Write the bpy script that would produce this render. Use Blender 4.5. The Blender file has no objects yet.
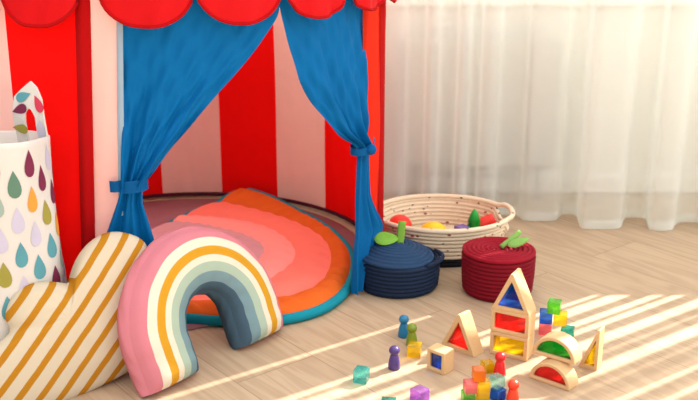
import bpy, bmesh, math, random
from mathutils import Vector, Matrix, Euler
random.seed(7)
PI = math.pi
sc = bpy.context.scene
COL = sc.collection
R = math.radians

# ---------------------------------------------------------------- colours / materials
def lin(c):
    return tuple(((v/255)/12.92 if v/255 <= .04045 else ((v/255+.055)/1.055)**2.4) for v in c) + (1,)

def new_mat(name):
    m = bpy.data.materials.new(name); m.use_nodes = True
    nt = m.node_tree
    for n in list(nt.nodes): nt.nodes.remove(n)
    out = nt.nodes.new('ShaderNodeOutputMaterial')
    return m, nt, out

def N(nt, typ, **kw):
    n = nt.nodes.new('ShaderNode'+typ)
    for k, v in kw.items():
        if k.startswith('i_'): n.inputs[k[2:].replace('_', ' ')].default_value = v
        else: setattr(n, k, v)
    return n
def L(nt, a, b): nt.links.new(a, b)
def math_node(nt, op, a, b=None):
    n = N(nt, 'Math', operation=op)
    for i, v in enumerate((a, b)):
        if v is None: continue
        if isinstance(v, (int, float)): n.inputs[i].default_value = v
        else: L(nt, v, n.inputs[i])
    return n.outputs[0]
def mix_rgb(nt, fac, a, b, blend='MIX'):
    n = N(nt, 'Mix', data_type='RGBA', blend_type=blend)
    for sock, v in ((n.inputs[0], fac), (n.inputs[6], a), (n.inputs[7], b)):
        if isinstance(v, (int, float, tuple)): sock.default_value = v
        else: L(nt, v, sock)
    return n.outputs[2]
def vary(nt, col, scale, amt, vec=None):
    """colour with a mild noise variation"""
    tc = N(nt, 'TexCoord')
    no = N(nt, 'TexNoise'); no.inputs['Scale'].default_value = scale; no.inputs['Detail'].default_value = 4
    L(nt, vec or tc.outputs['Object'], no.inputs['Vector'])
    mr = N(nt, 'MapRange'); mr.inputs['To Min'].default_value = 1-amt; mr.inputs['To Max'].default_value = 1+amt
    L(nt, no.outputs[0], mr.inputs[0])
    sc_ = N(nt, 'VectorMath', operation='SCALE')
    if isinstance(col, tuple): sc_.inputs[0].default_value = col[:3]
    else: L(nt, col, sc_.inputs[0])
    L(nt, mr.outputs[0], sc_.inputs['Scale'])
    return sc_.outputs[0], no.outputs[0]

def fabric(name, rgb, trans=0.0, weave=900, bump=.25, amt=.06, rough=.9):
    m, nt, out = new_mat(name)
    c = lin(rgb)
    col, _ = vary(nt, c, 30, amt)
    tc = N(nt, 'TexCoord')
    no = N(nt, 'TexNoise'); no.inputs['Scale'].default_value = weave; L(nt, tc.outputs['Object'], no.inputs['Vector'])
    bp = N(nt, 'Bump'); bp.inputs['Strength'].default_value = bump; bp.inputs['Distance'].default_value = .001
    L(nt, no.outputs[0], bp.inputs['Height'])
    p = N(nt, 'BsdfPrincipled'); p.inputs['Roughness'].default_value = rough
    p.inputs['Specular IOR Level'].default_value = .15
    L(nt, col, p.inputs['Base Color']); L(nt, bp.outputs[0], p.inputs['Normal'])
    if trans:
        t = N(nt, 'BsdfTranslucent'); L(nt, col, t.inputs[0])
        mx = N(nt, 'MixShader'); mx.inputs[0].default_value = trans
        L(nt, p.outputs[0], mx.inputs[1]); L(nt, t.outputs[0], mx.inputs[2]); L(nt, mx.outputs[0], out.inputs[0])
    else: L(nt, p.outputs[0], out.inputs[0])
    return m

def rope(name, rgb, specks=None, rgb2=None):
    m, nt, out = new_mat(name)
    tc = N(nt, 'TexCoord')
    col, no = vary(nt, lin(rgb), 60, .12)
    if specks:
        for i, (sc_, th, c2) in enumerate(specks):
            mp = N(nt, 'Mapping'); mp.inputs['Location'].default_value = (i*3.1, i*1.7, 0); mp.inputs['Scale'].default_value = (1, 1, 1.6)
            L(nt, tc.outputs['Object'], mp.inputs[0])
            vo = N(nt, 'TexVoronoi'); vo.inputs['Scale'].default_value = sc_; L(nt, mp.outputs[0], vo.inputs['Vector'])
            f = math_node(nt, 'LESS_THAN', vo.outputs['Distance'], th)
            col = mix_rgb(nt, f, col, lin(c2))
    wv = N(nt, 'TexNoise'); wv.inputs['Scale'].default_value = 420; L(nt, tc.outputs['Object'], wv.inputs['Vector'])
    bp = N(nt, 'Bump'); bp.inputs['Strength'].default_value = .5; bp.inputs['Distance'].default_value = .002
    L(nt, wv.outputs[0], bp.inputs['Height'])
    p = N(nt, 'BsdfPrincipled'); p.inputs['Roughness'].default_value = .85; p.inputs['Specular IOR Level'].default_value = .2
    L(nt, col, p.inputs['Base Color']); L(nt, bp.outputs[0], p.inputs['Normal']); L(nt, p.outputs[0], out.inputs[0])
    return m

def plain(name, rgb, rough=.5, amt=.03, scale=40, spec=.4):
    m, nt, out = new_mat(name)
    col, _ = vary(nt, lin(rgb), scale, amt)
    p = N(nt, 'BsdfPrincipled'); p.inputs['Roughness'].default_value = rough; p.inputs['Specular IOR Level'].default_value = spec
    L(nt, col, p.inputs['Base Color']); L(nt, p.outputs[0], out.inputs[0])
    return m

def wood(name, rgb, rgb2):
    m, nt, out = new_mat(name)
    tc = N(nt, 'TexCoord')
    mp = N(nt, 'Mapping'); mp.inputs['Scale'].default_value = (18, 260, 260); L(nt, tc.outputs['Object'], mp.inputs[0])
    no = N(nt, 'TexNoise'); no.inputs['Scale'].default_value = 1; no.inputs['Detail'].default_value = 3; L(nt, mp.outputs[0], no.inputs['Vector'])
    col = mix_rgb(nt, no.outputs[0], lin(rgb), lin(rgb2))
    p = N(nt, 'BsdfPrincipled'); p.inputs['Roughness'].default_value = .55; p.inputs['Specular IOR Level'].default_value = .3
    L(nt, col, p.inputs['Base Color']); L(nt, p.outputs[0], out.inputs[0])
    return m

def acrylic(name, rgb, clear=.7, gloss=.12, tint=None):
    """see-through coloured plastic: tinted light passes, a little is scattered and mirrored"""
    m, nt, out = new_mat(name)
    c = lin(rgb)
    col, _ = vary(nt, c, 60, .05)
    tr = N(nt, 'BsdfTransparent')
    tr.inputs[0].default_value = tint or (tuple(math.sqrt(max(v, .0)) for v in c[:3]) + (1,))
    df = N(nt, 'BsdfPrincipled'); df.inputs['Roughness'].default_value = .08; L(nt, col, df.inputs['Base Color'])
    tl = N(nt, 'BsdfTranslucent'); L(nt, col, tl.inputs[0])
    m1 = N(nt, 'MixShader'); m1.inputs[0].default_value = .65
    L(nt, df.outputs[0], m1.inputs[1]); L(nt, tl.outputs[0], m1.inputs[2])
    m2 = N(nt, 'MixShader'); m2.inputs[0].default_value = clear
    L(nt, m1.outputs[0], m2.inputs[1]); L(nt, tr.outputs[0], m2.inputs[2])
    gl = N(nt, 'BsdfGlossy'); gl.inputs['Roughness'].default_value = .05
    fr = N(nt, 'Fresnel'); fr.inputs[0].default_value = 1.49
    fm = math_node(nt, 'MINIMUM', fr.outputs[0], .35)
    m3 = N(nt, 'MixShader'); L(nt, fm, m3.inputs[0]); L(nt, m2.outputs[0], m3.inputs[1]); L(nt, gl.outputs[0], m3.inputs[2])
    L(nt, m3.outputs[0], out.inputs[0])
    return m

def floor_mat():
    m, nt, out = new_mat('oak_floor')
    tc = N(nt, 'TexCoord')
    mp = N(nt, 'Mapping'); mp.inputs['Rotation'].default_value = (0, 0, R(51)); mp.inputs['Location'].default_value = (.23, .04, 0)
    L(nt, tc.outputs['Object'], mp.inputs[0])
    br = N(nt, 'TexBrick'); br.offset = .37; br.inputs['Scale'].default_value = 1
    br.inputs['Brick Width'].default_value = 1.25; br.inputs['Row Height'].default_value = .19
    br.inputs['Mortar Size'].default_value = .0012; br.inputs['Mortar Smooth'].default_value = .3; br.inputs['Bias'].default_value = 0
    br.inputs['Color1'].default_value = (0, 0, 0, 1); br.inputs['Color2'].default_value = (1, 1, 1, 1); br.inputs['Mortar'].default_value = (.5, .5, .5, 1)
    L(nt, mp.outputs[0], br.inputs['Vector'])
    # per-plank offset of the grain
    off = N(nt, 'VectorMath', operation='MULTIPLY_ADD'); off.inputs[1].default_value = (9.3, 4.1, 2.7)
    L(nt, br.outputs['Color'], off.inputs[0]); L(nt, mp.outputs[0], off.inputs[2])
    g1m = N(nt, 'Mapping'); g1m.inputs['Scale'].default_value = (1.6, 13, 1); L(nt, off.outputs[0], g1m.inputs[0])
    g1 = N(nt, 'TexNoise'); g1.inputs['Scale'].default_value = 1.0; g1.inputs['Detail'].default_value = 3; g1.inputs['Distortion'].default_value = .6
    L(nt, g1m.outputs[0], g1.inputs['Vector'])
    rings = math_node(nt, 'SINE', math_node(nt, 'MULTIPLY', g1.outputs[0], 44.0))
    rings = math_node(nt, 'MULTIPLY_ADD', rings, .5); rings.node.inputs[2].default_value = .5
    g2m = N(nt, 'Mapping'); g2m.inputs['Scale'].default_value = (7, 160, 1); L(nt, off.outputs[0], g2m.inputs[0])
    g2 = N(nt, 'TexNoise'); g2.inputs['Scale'].default_value = 1; g2.inputs['Detail'].default_value = 5; L(nt, g2m.outputs[0], g2.inputs['Vector'])
    base = mix_rgb(nt, br.outputs['Color'], lin((170, 144, 115)), lin((180, 155, 127)))
    dark = mix_rgb(nt, math_node(nt, 'MULTIPLY', rings, .42), base, lin((138, 108, 80)))
    fine = math_node(nt, 'MULTIPLY', g2.outputs[0], .42)
    dark = mix_rgb(nt, fine, dark, lin((206, 182, 156)))
    col = mix_rgb(nt, math_node(nt, 'MULTIPLY', br.outputs['Fac'], .55), dark, lin((110, 80, 55)))
    bp = N(nt, 'Bump'); bp.inputs['Strength'].default_value = .12; bp.inputs['Distance'].default_value = .001
    L(nt, g2.outputs[0], bp.inputs['Height'])
    p = N(nt, 'BsdfPrincipled'); p.inputs['Roughness'].default_value = .5; p.inputs['Specular IOR Level'].default_value = .3
    L(nt, col, p.inputs['Base Color']); L(nt, bp.outputs[0], p.inputs['Normal']); L(nt, p.outputs[0], out.inputs[0])
    return m

def sheer_mat():
    m, nt, out = new_mat('sheer_voile')
    tr = N(nt, 'BsdfTransparent')
    col, _ = vary(nt, lin((244, 250, 247)), 25, .03)
    df = N(nt, 'BsdfDiffuse'); L(nt, col, df.inputs[0])
    tl = N(nt, 'BsdfTranslucent'); L(nt, col, tl.inputs[0])
    m1 = N(nt, 'MixShader'); m1.inputs[0].default_value = .5; L(nt, df.outputs[0], m1.inputs[1]); L(nt, tl.outputs[0], m1.inputs[2])
    lw = N(nt, 'LayerWeight'); lw.inputs[0].default_value = .35
    f = N(nt, 'MapRange'); f.inputs['To Min'].default_value = .48; f.inputs['To Max'].default_value = .84
    L(nt, lw.outputs['Facing'], f.inputs[0])
    m2 = N(nt, 'MixShader'); L(nt, f.outputs[0], m2.inputs[0]); L(nt, tr.outputs[0], m2.inputs[1]); L(nt, m1.outputs[0], m2.inputs[2])
    L(nt, m2.outputs[0], out.inputs[0])
    return m

def stripe_mat(name, ang, period, duty, phase, c1, c2):
    m, nt, out = new_mat(name)
    tc = N(nt, 'TexCoord')
    dt = N(nt, 'VectorMath', operation='DOT_PRODUCT'); L(nt, tc.outputs['Object'], dt.inputs[0])
    dt.inputs[1].default_value = (math.cos(ang)/period, math.sin(ang)/period, 0)
    wob = N(nt, 'TexNoise'); wob.inputs['Scale'].default_value = 14; L(nt, tc.outputs['Object'], wob.inputs['Vector'])
    s = math_node(nt, 'ADD', dt.outputs['Value'], phase)
    s = math_node(nt, 'ADD', s, math_node(nt, 'MULTIPLY', wob.outputs[0], .12))
    f = math_node(nt, 'LESS_THAN', math_node(nt, 'FRACT', s), duty)
    col = mix_rgb(nt, f, lin(c1), lin(c2))
    no = N(nt, 'TexNoise'); no.inputs['Scale'].default_value = 500; L(nt, tc.outputs['Object'], no.inputs['Vector'])
    bp = N(nt, 'Bump'); bp.inputs['Strength'].default_value = .3; bp.inputs['Distance'].default_value = .001; L(nt, no.outputs[0], bp.inputs['Height'])
    p = N(nt, 'BsdfPrincipled'); p.inputs['Roughness'].default_value = .95; p.inputs['Specular IOR Level'].default_value = .1
    L(nt, col, p.inputs['Base Color']); L(nt, bp.outputs[0], p.inputs['Normal']); L(nt, p.outputs[0], out.inputs[0])
    return m

# ---------------------------------------------------------------- object helpers
PM = {}          # world matrices of parents
def tag(o, label=None, cat=None, group=None, kind=None):
    if label: o['label'] = label
    if cat: o['category'] = cat
    if group: o['group'] = group
    if kind: o['kind'] = kind
    return o
def thing(name, label, cat, loc=(0, 0, 0), rz=0, group=None, M=None):
    o = bpy.data.objects.new(name, None); COL.objects.link(o); o.empty_display_size = .03
    if M is None: M = Matrix.Translation(loc) @ Matrix.Rotation(rz, 4, 'Z')
    o.matrix_world = M; PM[o.name] = M.copy()
    return tag(o, label, cat, group)
def obj(name, V, F, mats, parent=None, mi=None, smooth=True, world=False, loc=None, M=None):
    """link a mesh; with world=True the vertices are world coordinates and become local to the parent"""
    me = bpy.data.meshes.new(name)
    V = [Vector(v) for v in V]
    if world and parent is not None:
        inv = PM[parent.name].inverted(); V = [inv @ v for v in V]
    if loc is not None: V = [v - Vector(loc) for v in V]
    me.from_pydata([tuple(v) for v in V], [], F)
    if not isinstance(mats, (list, tuple)): mats = [mats]
    for m in mats: me.materials.append(m)
    if mi: me.polygons.foreach_set('material_index', mi)
    if smooth: me.polygons.foreach_set('use_smooth', [True]*len(me.polygons))
    me.update()
    o = bpy.data.objects.new(name, me); COL.objects.link(o)
    if parent is not None:
        o.parent = parent; PM[o.name] = PM[parent.name].copy()
    elif loc is not None:
        o.location = loc; PM[o.name] = Matrix.Translation(loc)
    elif M is not None:
        o.matrix_world = M; PM[o.name] = M.copy()
    else: PM[o.name] = Matrix.Identity(4)
    return o
def fix_normals(o):
    bm = bmesh.new(); bm.from_mesh(o.data); bmesh.ops.recalc_face_normals(bm, faces=bm.faces); bm.to_mesh(o.data); bm.free(); return o
def bevel(o, w, seg=2):
    b = o.modifiers.new('bevel', 'BEVEL'); b.width = w; b.segments = seg; b.limit_method = 'ANGLE'; b.angle_limit = R(35)
    return o
def sharp(o, ang=40):
    o.data.polygons.foreach_set('use_smooth', [True]*len(o.data.polygons))
    o.data.set_sharp_from_angle(angle=R(ang)); return o
def boxes(bl):
    V, F = [], []
    for (x0, y0, z0, x1, y1, z1) in bl:
        b = len(V)
        V += [(x0,y0,z0),(x1,y0,z0),(x1,y1,z0),(x0,y1,z0),(x0,y0,z1),(x1,y0,z1),(x1,y1,z1),(x0,y1,z1)]
        F += [tuple(b+i for i in f) for f in ((0,3,2,1),(4,5,6,7),(0,1,5,4),(1,2,6,5),(2,3,7,6),(3,0,4,7))]
    return V, F
def grid(nu, nv, fn, closed_u=False):
    V = [fn(i/(nu if closed_u else nu-1), j/(nv-1)) for j in range(nv) for i in range(nu)]
    F = []
    for j in range(nv-1):
        for i in range(nu if closed_u else nu-1):
            a = j*nu+i; b = j*nu+(i+1) % nu
            F.append((a, b, b+nu, a+nu))
    return V, F
def lathe(prof, n=64, sx=1, sy=1, wob=None, cap=True):
    V, F = [], []
    for k, (r, z) in enumerate(prof):
        for i in range(n):
            a = 2*PI*i/n
            x, y, zz = r*math.cos(a)*sx, r*math.sin(a)*sy, z
            if wob: x, y, zz = wob(a, r, z, x, y)
            V.append((x, y, zz))
    for k in range(len(prof)-1):
        for i in range(n):
            a = k*n+i; b = k*n+(i+1) % n
            F.append((a, b, b+n, a+n))
    if cap:
        if prof[0][0] > 1e-5: F.append(tuple(range(n-1, -1, -1)))
        if prof[-1][0] > 1e-5: F.append(tuple((len(prof)-1)*n+i for i in range(n)))
    return V, F
def resample(path, n):
    d = [0]
    for a, b in zip(path, path[1:]): d.append(d[-1]+math.dist(a, b))
    res = []
    for k in range(n):
        t = d[-1]*k/(n-1); i = 0
        while i < len(d)-2 and d[i+1] < t: i += 1
        u = (t-d[i])/max(d[i+1]-d[i], 1e-9)
        res.append(tuple(path[i][q]+(path[i+1][q]-path[i][q])*u for q in range(len(path[0]))))
    return res
def coil(path, rows, b, per=6):
    """profile that bulges once per rope row, normal to the path (left of travel is inside)"""
    n = rows*per+1
    pts = resample(path, n); out = []
    for k, p in enumerate(pts):
        q0 = pts[max(k-1, 0)]; q1 = pts[min(k+1, n-1)]
        tx, tz = q1[0]-q0[0], q1[1]-q0[1]; l = math.hypot(tx, tz) or 1
        nx, nz = tz/l, -tx/l
        h = b*abs(math.sin(PI*k/per))**.6
        out.append((max(p[0]+nx*h, 0), p[1]+nz*h))
    return out
def tube(pts, rad, n=10, closed=False):
    P = [Vector(p) for p in pts]; V, F = [], []
    up = Vector((0, 0, 1)); m = len(P)
    for k, p in enumerate(P):
        a = P[(k-1) % m] if (closed or k > 0) else p
        b = P[(k+1) % m] if (closed or k < m-1) else p
        t = (b-a).normalized()
        u = up if abs(t.dot(up)) < .95 else Vector((1, 0, 0))
        s = t.cross(u).normalized(); w = s.cross(t)
        r = rad(k/(m-1)) if callable(rad) else rad
        for i in range(n):
            c = 2*PI*i/n
            V.append(p + (s*math.cos(c)+w*math.sin(c))*r)
    for k in range(m if closed else m-1):
        for i in range(n):
            a = k*n+i; b = k*n+(i+1) % n; c = ((k+1) % m)*n
            F.append((a, c+i, c+(i+1) % n, b))
    if not closed:
        F.append(tuple(range(n))); F.append(tuple((m-1)*n+i for i in range(n-1, -1, -1)))
    return V, F
def join(*vf):
    V, F = [], []
    for v, f in vf:
        b = len(V); V += list(v); F += [tuple(i+b for i in q) for q in f]
    return V, F
def interp(tab, x):
    tab = sorted(tab)
    if x <= tab[0][0]: return tab[0][1]
    for (a, va), (b, vb) in zip(tab, tab[1:]):
        if x <= b: 
            t = (x-a)/(b-a); return va+(vb-va)*t
    return tab[-1][1]
def smooth_interp(tab, x, w):
    return sum(interp(tab, x+w*k/4) for k in range(-4, 5))/9
def sstep(a, b, x):
    t = min(max((x-a)/(b-a), 0), 1); return t*t*(3-2*t)

# ---------------------------------------------------------------- camera
FPX, PITCH, CH = 959., R(17.3), .92
cam = bpy.data.cameras.new('camera'); co = bpy.data.objects.new('camera', cam); COL.objects.link(co)
cam.sensor_width = 36; cam.lens = FPX/698*36
co.location = (0, 0, CH); co.rotation_euler = (PI/2-PITCH, 0, 0)
cam.clip_start = .05; cam.dof.use_dof = True; cam.dof.focus_distance = 2.02; cam.dof.aperture_fstop = 5.0
sc.camera = co
SP, CP = math.sin(PITCH), math.cos(PITCH)
def ground(px, py, h=0):
    x, y = (px-349)/FPX, (py-200)/FPX
    t = (CH-h)/(SP+y*CP); return Vector((x*t, (CP-y*SP)*t, h))
def ray_plane(px, py, p0, n):
    d = Vector(((px-349)/FPX, CP-(py-200)/FPX*SP, -(SP+(py-200)/FPX*CP)))
    o = Vector((0, 0, CH)); return o + d*((Vector(p0)-o).dot(n)/d.dot(n))

# ---------------------------------------------------------------- room
M_floor = floor_mat()
V, F = boxes([(-2.6, -1.2, -.06, 3.2, 3.165, 0)])
tag(obj('floor', V, F, M_floor, smooth=False), kind='structure')
M_wall = plain('wall_paint', (226, 222, 214), .9, .02, 6, .1)
WY = 3.045
W1 = (-1.7, 1.30, .64, 2.35); W2 = (1.52, 2.9, 1.135, 2.66)
V, F = boxes([(-2.6, WY, 0, 3.2, WY+.12, W1[2]), (-2.6, WY, W1[2], W1[0], WY+.12, 2.8), (W1[0], WY, W1[3], W1[1], WY+.12, 2.8),
              (W1[1], WY, W1[2], W2[0], WY+.12, 2.8), (W2[0], WY, W1[2], 3.2, WY+.12, W2[2]), (W2[0], WY, W2[3], 3.2, WY+.12, 2.8), (W2[1], WY, W2[2], 3.2, WY+.12, W2[3])])
tag(obj('wall_back', V, F, M_wall, smooth=False), kind='structure')
M_trim = plain('white_trim', (232, 228, 220), .5, .02)
V, F = boxes([(-2.6, WY-.016, 0, 3.2, WY, .058)])
tag(bevel(obj('baseboard_back', V, F, M_trim, smooth=False), .004), kind='structure')
# unseen window added above the radiator: frame, sill and frosted panes as soft backlight
w = tag(obj('backlight_window', *boxes([(W1[0], WY+.02, W1[2], W1[0]+.06, WY+.1, W1[3]), (W1[1]-.06, WY+.02, W1[2], W1[1], WY+.1, W1[3]), (W1[0], WY+.02, W1[2], W1[1], WY+.1, W1[2]+.06), (W1[0], WY+.02, W1[3]-.06, W1[1], WY+.1, W1[3]), (-.23, WY+.02, W1[2], -.17, WY+.1, W1[3])]), M_trim, smooth=False), kind='structure')
fr, nt, out = new_mat('backlight_pane')
t_ = N(nt, 'BsdfTranslucent'); cc, _ = vary(nt, lin((236, 234, 230)), 8, .03); L(nt, cc, t_.inputs[0])
d_ = N(nt, 'BsdfDiffuse'); L(nt, cc, d_.inputs[0]); mx = N(nt, 'MixShader'); mx.inputs[0].default_value = .35
L(nt, t_.outputs[0], mx.inputs[1]); L(nt, d_.outputs[0], mx.inputs[2]); L(nt, mx.outputs[0], out.inputs[0])
for a, b in ((W1[0]+.055, -.225), (-.175, W1[1]-.055)):
    obj('pane', *boxes([(a, WY+.05, W1[2]+.055, b, WY+.056, W1[3]-.055)]), fr, w, smooth=False)
V, F = boxes([(W1[0]-.05, WY-.032, W1[2]-.03, W1[1]+.05, WY+.02, W1[2])])
tag(bevel(obj('trim_1', V, F, M_trim, smooth=False), .005), kind='structure')
# unseen bars added at the right, gaps shaped to throw the sun stripes
gaps = [(1.508,1.54), (1.742,1.786), (1.793,1.862), (1.89,1.942), (1.949,1.997), (2.022,2.10), (2.131,2.155), (2.185,2.258), (2.292,2.312), (2.355,2.429), (2.46,2.52), (2.56,2.61)]
gaps = [(a+(WY+.02-3.0)*1.401, b+(WY+.02-3.0)*1.401) for a, b in gaps]
bars = []; x = W2[0]
for a, b in gaps: bars.append((x, WY+.015, W2[2], a, WY+.027, W2[3])); x = b
bars.append((x, WY+.015, W2[2], W2[1], WY+.027, W2[3]))
tag(obj('stripe_bars', *boxes(bars), M_trim, smooth=False), kind='structure')

# radiator
M_rad = plain('radiator_enamel', (186, 182, 174), .4, .02)
rx0, rx1, ry0, ry1, rz0, rz1 = .17, .65, 2.92, 2.99, .112, .520
rad = thing('radiator', 'white ribbed panel radiator under the window behind the sheer curtain', 'radiator', ((rx0+rx1)/2, 2.95, 0))
bl = [(rx0, ry0+.012, rz0, rx1, ry0+.022, rz1)]
n = 5; wd = (rx1-rx0)/n
for i in range(n): bl.append((rx0+i*wd+.006, ry0, rz0+.01, rx0+(i+1)*wd-.006, ry0+.013, rz1-.01))
bevel(obj('front_panel', *boxes(bl), M_rad, rad, smooth=False, world=True), .004)
M_dark = plain('gap_shade', (70, 66, 62), .7)  # rear panel coloured dark to give the shade inside the radiator
bl = [(rx0+.01+i*.026, ry0+.022, rz1-.012, rx0+.022+i*.026, ry1, rz1) for i in range(17)]
obj('top_grille', *boxes(bl), M_rad, rad, smooth=False, world=True)
obj('rear_panel', *boxes([(rx0, ry1-.01, rz0, rx1, ry1, rz1-.012)]), M_dark, rad, smooth=False, world=True)
for xx in (rx0+.04, rx1-.04):
    obj('bracket', *boxes([(xx-.01, ry1, rz0+.05, xx+.01, WY, rz0+.3)]), M_rad, rad, smooth=False, world=True)
    obj('pipe', *tube([(xx, ry0+.04, rz0+.005), (xx, ry0+.04, 0.001)], .009), M_rad, rad, world=True)

# sheer curtain ---------------------------------------------------------------
def cx_(px, Y): return (px-349)/FPX*(Y*CP+CH*SP)
kn = []
for a, b, Y in ((386,403,2.735),(405,421,2.79),(423,434,2.725),(436,451,2.785),(453,463,2.72),(465,474,2.78),(476,492,2.72),(494,518,2.79),(521,557,2.73),(560,576,2.80),(580,620,2.655),(624,645,2.765),(649,672,2.64),(676,702,2.72),(706,730,2.64)):
    kn += [(a, Y), (b, Y)]
kx = [(cx_(p, Y), Y) for p, Y in kn]
pre = [(.012, 2.80), (-.03, 2.83), (-.10, 2.895), (-.20, 2.965)]
x = -.25
while x > -2.0:
    x -= random.uniform(.045, .07); pre.append((x, random.choice((2.9995, 3.005)) if x > -.78 else random.choice((2.90, 2.98))))
x = kx[-1][0]; post = []; s = 0
while x < 2.95:
    x += random.uniform(.035, .10); s = 1-s; post.append((x, (2.76 if s else 2.66)+random.uniform(-.02, .02)))
kx = list(reversed(pre))+kx+post
M_sheer = sheer_mat(); M_hem = sheer_mat(); M_hem.name = 'sheer_hem'
NX = 1500
path = resample(kx, NX)
def movavg(P, w):
    out = []
    for q in range(len(P)):
        a, b = max(0, q-w), min(len(P), q+w+1)
        out.append((sum(p[0] for p in P[a:b])/(b-a), sum(p[1] for p in P[a:b])/(b-a)))
    return out
path = movavg(movavg(path, 4), 3); mean = movavg(path, 60)
def cur(z):
    t = z/2.7; res = []
    for q in range(NX):
        x, y = path[q]; mx_, my_ = mean[q]
        k = sstep(.03, .12, x)           # pressed flat behind the tent
        f = min(1, t*.45)*k
        res.append((x+(mx_-x)*f+.010*math.sin(z*3+q*.013)*t*k, y+(my_-y)*f+.003*math.sin(z*6+q*.05)*k*t*3, z))
    return res
zs = [.006, .03, .031, .12, .25, .4, .6, .9, 1.3, 1.8, 2.3, 2.72]
V = [p for z in zs for p in cur(z)]
F = [(j*NX+i, j*NX+i+1, (j+1)*NX+i+1, (j+1)*NX+i) for j in range(len(zs)-1) for i in range(NX-1)]
cur_o = thing('sheer_curtain', 'long white sheer curtain hanging in soft folds to the floor', 'curtain', (.5, 2.73, 0))
obj('voile', V, F, M_sheer, cur_o, world=True)
V2 = [(p[0], p[1]-.003, p[2]) for z in (.004, .018, .032) for p in cur(z)]
F2 = [(j*NX+i, j*NX+i+1, (j+1)*NX+i+1, (j+1)*NX+i) for j in range(2) for i in range(NX-1)]
obj('hem', V2, F2, M_hem, cur_o, world=True)

# ---------------------------------------------------------------- tent
TX, TY, TR = -.47, 2.44, .55
EZ = .815                                  # eave height
M_red = fabric('tent_red', (244, 12, 8), .36, 1200, .1, .04)
M_white = fabric('tent_white', (251, 210, 200), .42, 1200, .1, .03)
M_tape = fabric('tent_red_tape', (168, 4, 8), .05, 1200, .15, .05)
M_blue = fabric('tent_blue', (0, 107, 172), .3, 1200, .1, .06, .7)
M_edge = fabric('grey_binding', (150, 172, 190), .1)
M_scal = fabric('valance_red', (204, 6, 14), .15, 1200, .12, .05, .6)
M_plum = fabric('tent_plum_sheet', (160, 110, 120), 0, 700, .2, .08)
def cyl(th, z, r=TR):
    a = R(th); return Vector((TX+r*math.sin(a), TY-r*math.cos(a), z))
tent = thing('play_tent', 'round red and white striped play tent with blue tied-back door curtains', 'tent', (TX, TY, 0))
def rr(th, z):
    b = .010*math.exp(-((th-84)/14)**2)*min(1, z*2+.2)
    return TR+b+.0025*math.sin(th*.33+z*5)+.0015*math.sin(th*.9-z*13)
def skew(z): return -6.3*max(0, .73-z)   # the front seams drift to the left towards the floor
def panel(name, a0, a1, m, z0=.004, z1=EZ, off=0, n=16, nv=30):
    def f(u, v):
        z = z0+(z1-z0)*v
        b0 = a0+(skew(z) if 350 < a0 < 364 else 0); b1 = a1+(skew(z) if 350 < a1 < 364 else 0)
        return cyl(b0+(b1-b0)*u, z, rr(b0+(b1-b0)*u, z)+off)
    V, F = grid(n, nv, f)
    return obj(name, V, F, m, tent, world=True)
stripes = [(86, 94, 1), (94, 114, 0), (114, 134, 1), (134, 154, 0), (154, 174, 1), (174, 194, 0), (194, 214, 1), (214, 238, 0), (238, 263, 1), (263, 288, 0), (288, 313, 1), (313, 337, 0), (337, 355, 1), (355, 362.6, 0)]
for a, b, r_ in stripes: panel('red_wall_panel' if r_ else 'white_wall_panel', a, b, M_red if r_ else M_white)
M_orr = fabric('orange_red_strip', (238, 52, 28), .45, 300, .5, .12)  # strip beside the door, more orange and more translucent than the red panels
panel('door_side_strip', 65.5, 86, M_orr)
# seams: the thick pole sleeve at the front and narrow tapes inside the opening edges
V, F = grid(12, 30, lambda u, v: cyl(-6.4+3.2*u+skew(.004+(EZ-.004)*v), .004+(EZ-.004)*v, TR+.004+.010*math.sin(PI*u)))
obj('pole_sleeve', V, F, M_tape, tent, world=True)
V, F = grid(8, 30, lambda u, v: cyl(77+8*u, .004+(EZ-.004)*v, rr(76+10*u, .5)+.002+.006*math.sin(PI*u)))
obj('pole_sleeve', V, F, M_tape, tent, world=True)
V, F = grid(6, 30, lambda u, v: cyl(2.0+1.3*u+skew(.3+(EZ-.3)*v), .3+(EZ-.3)*v, TR+.005+.003*math.sin(PI*u)))
obj('door_binding', V, F, M_edge, tent, world=True)
obj('base_hoop', *tube([cyl(69+i*(293/60), .012, TR-.006) for i in range(61)], .006, 8), fabric('hoop_sleeve', (70, 24, 40)), tent, world=True)
V, F = lathe([(0, .0045), (.3, .0045), (.515, .0045), (.515, .0012)], 72)
def cut_front(p):  # keep the plum sheet behind the door line
    x, y, z = p
    th = math.degrees(math.atan2(x, -y))
    k = 1 - .12*math.exp(-((th-36)/26)**2)
    return (x*k, y*k, z)
gs = obj('plum_sheet', [cut_front(p) for p in V], F, M_plum, tent)  # plum-coloured disc lying on the floor inside the tent
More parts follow.
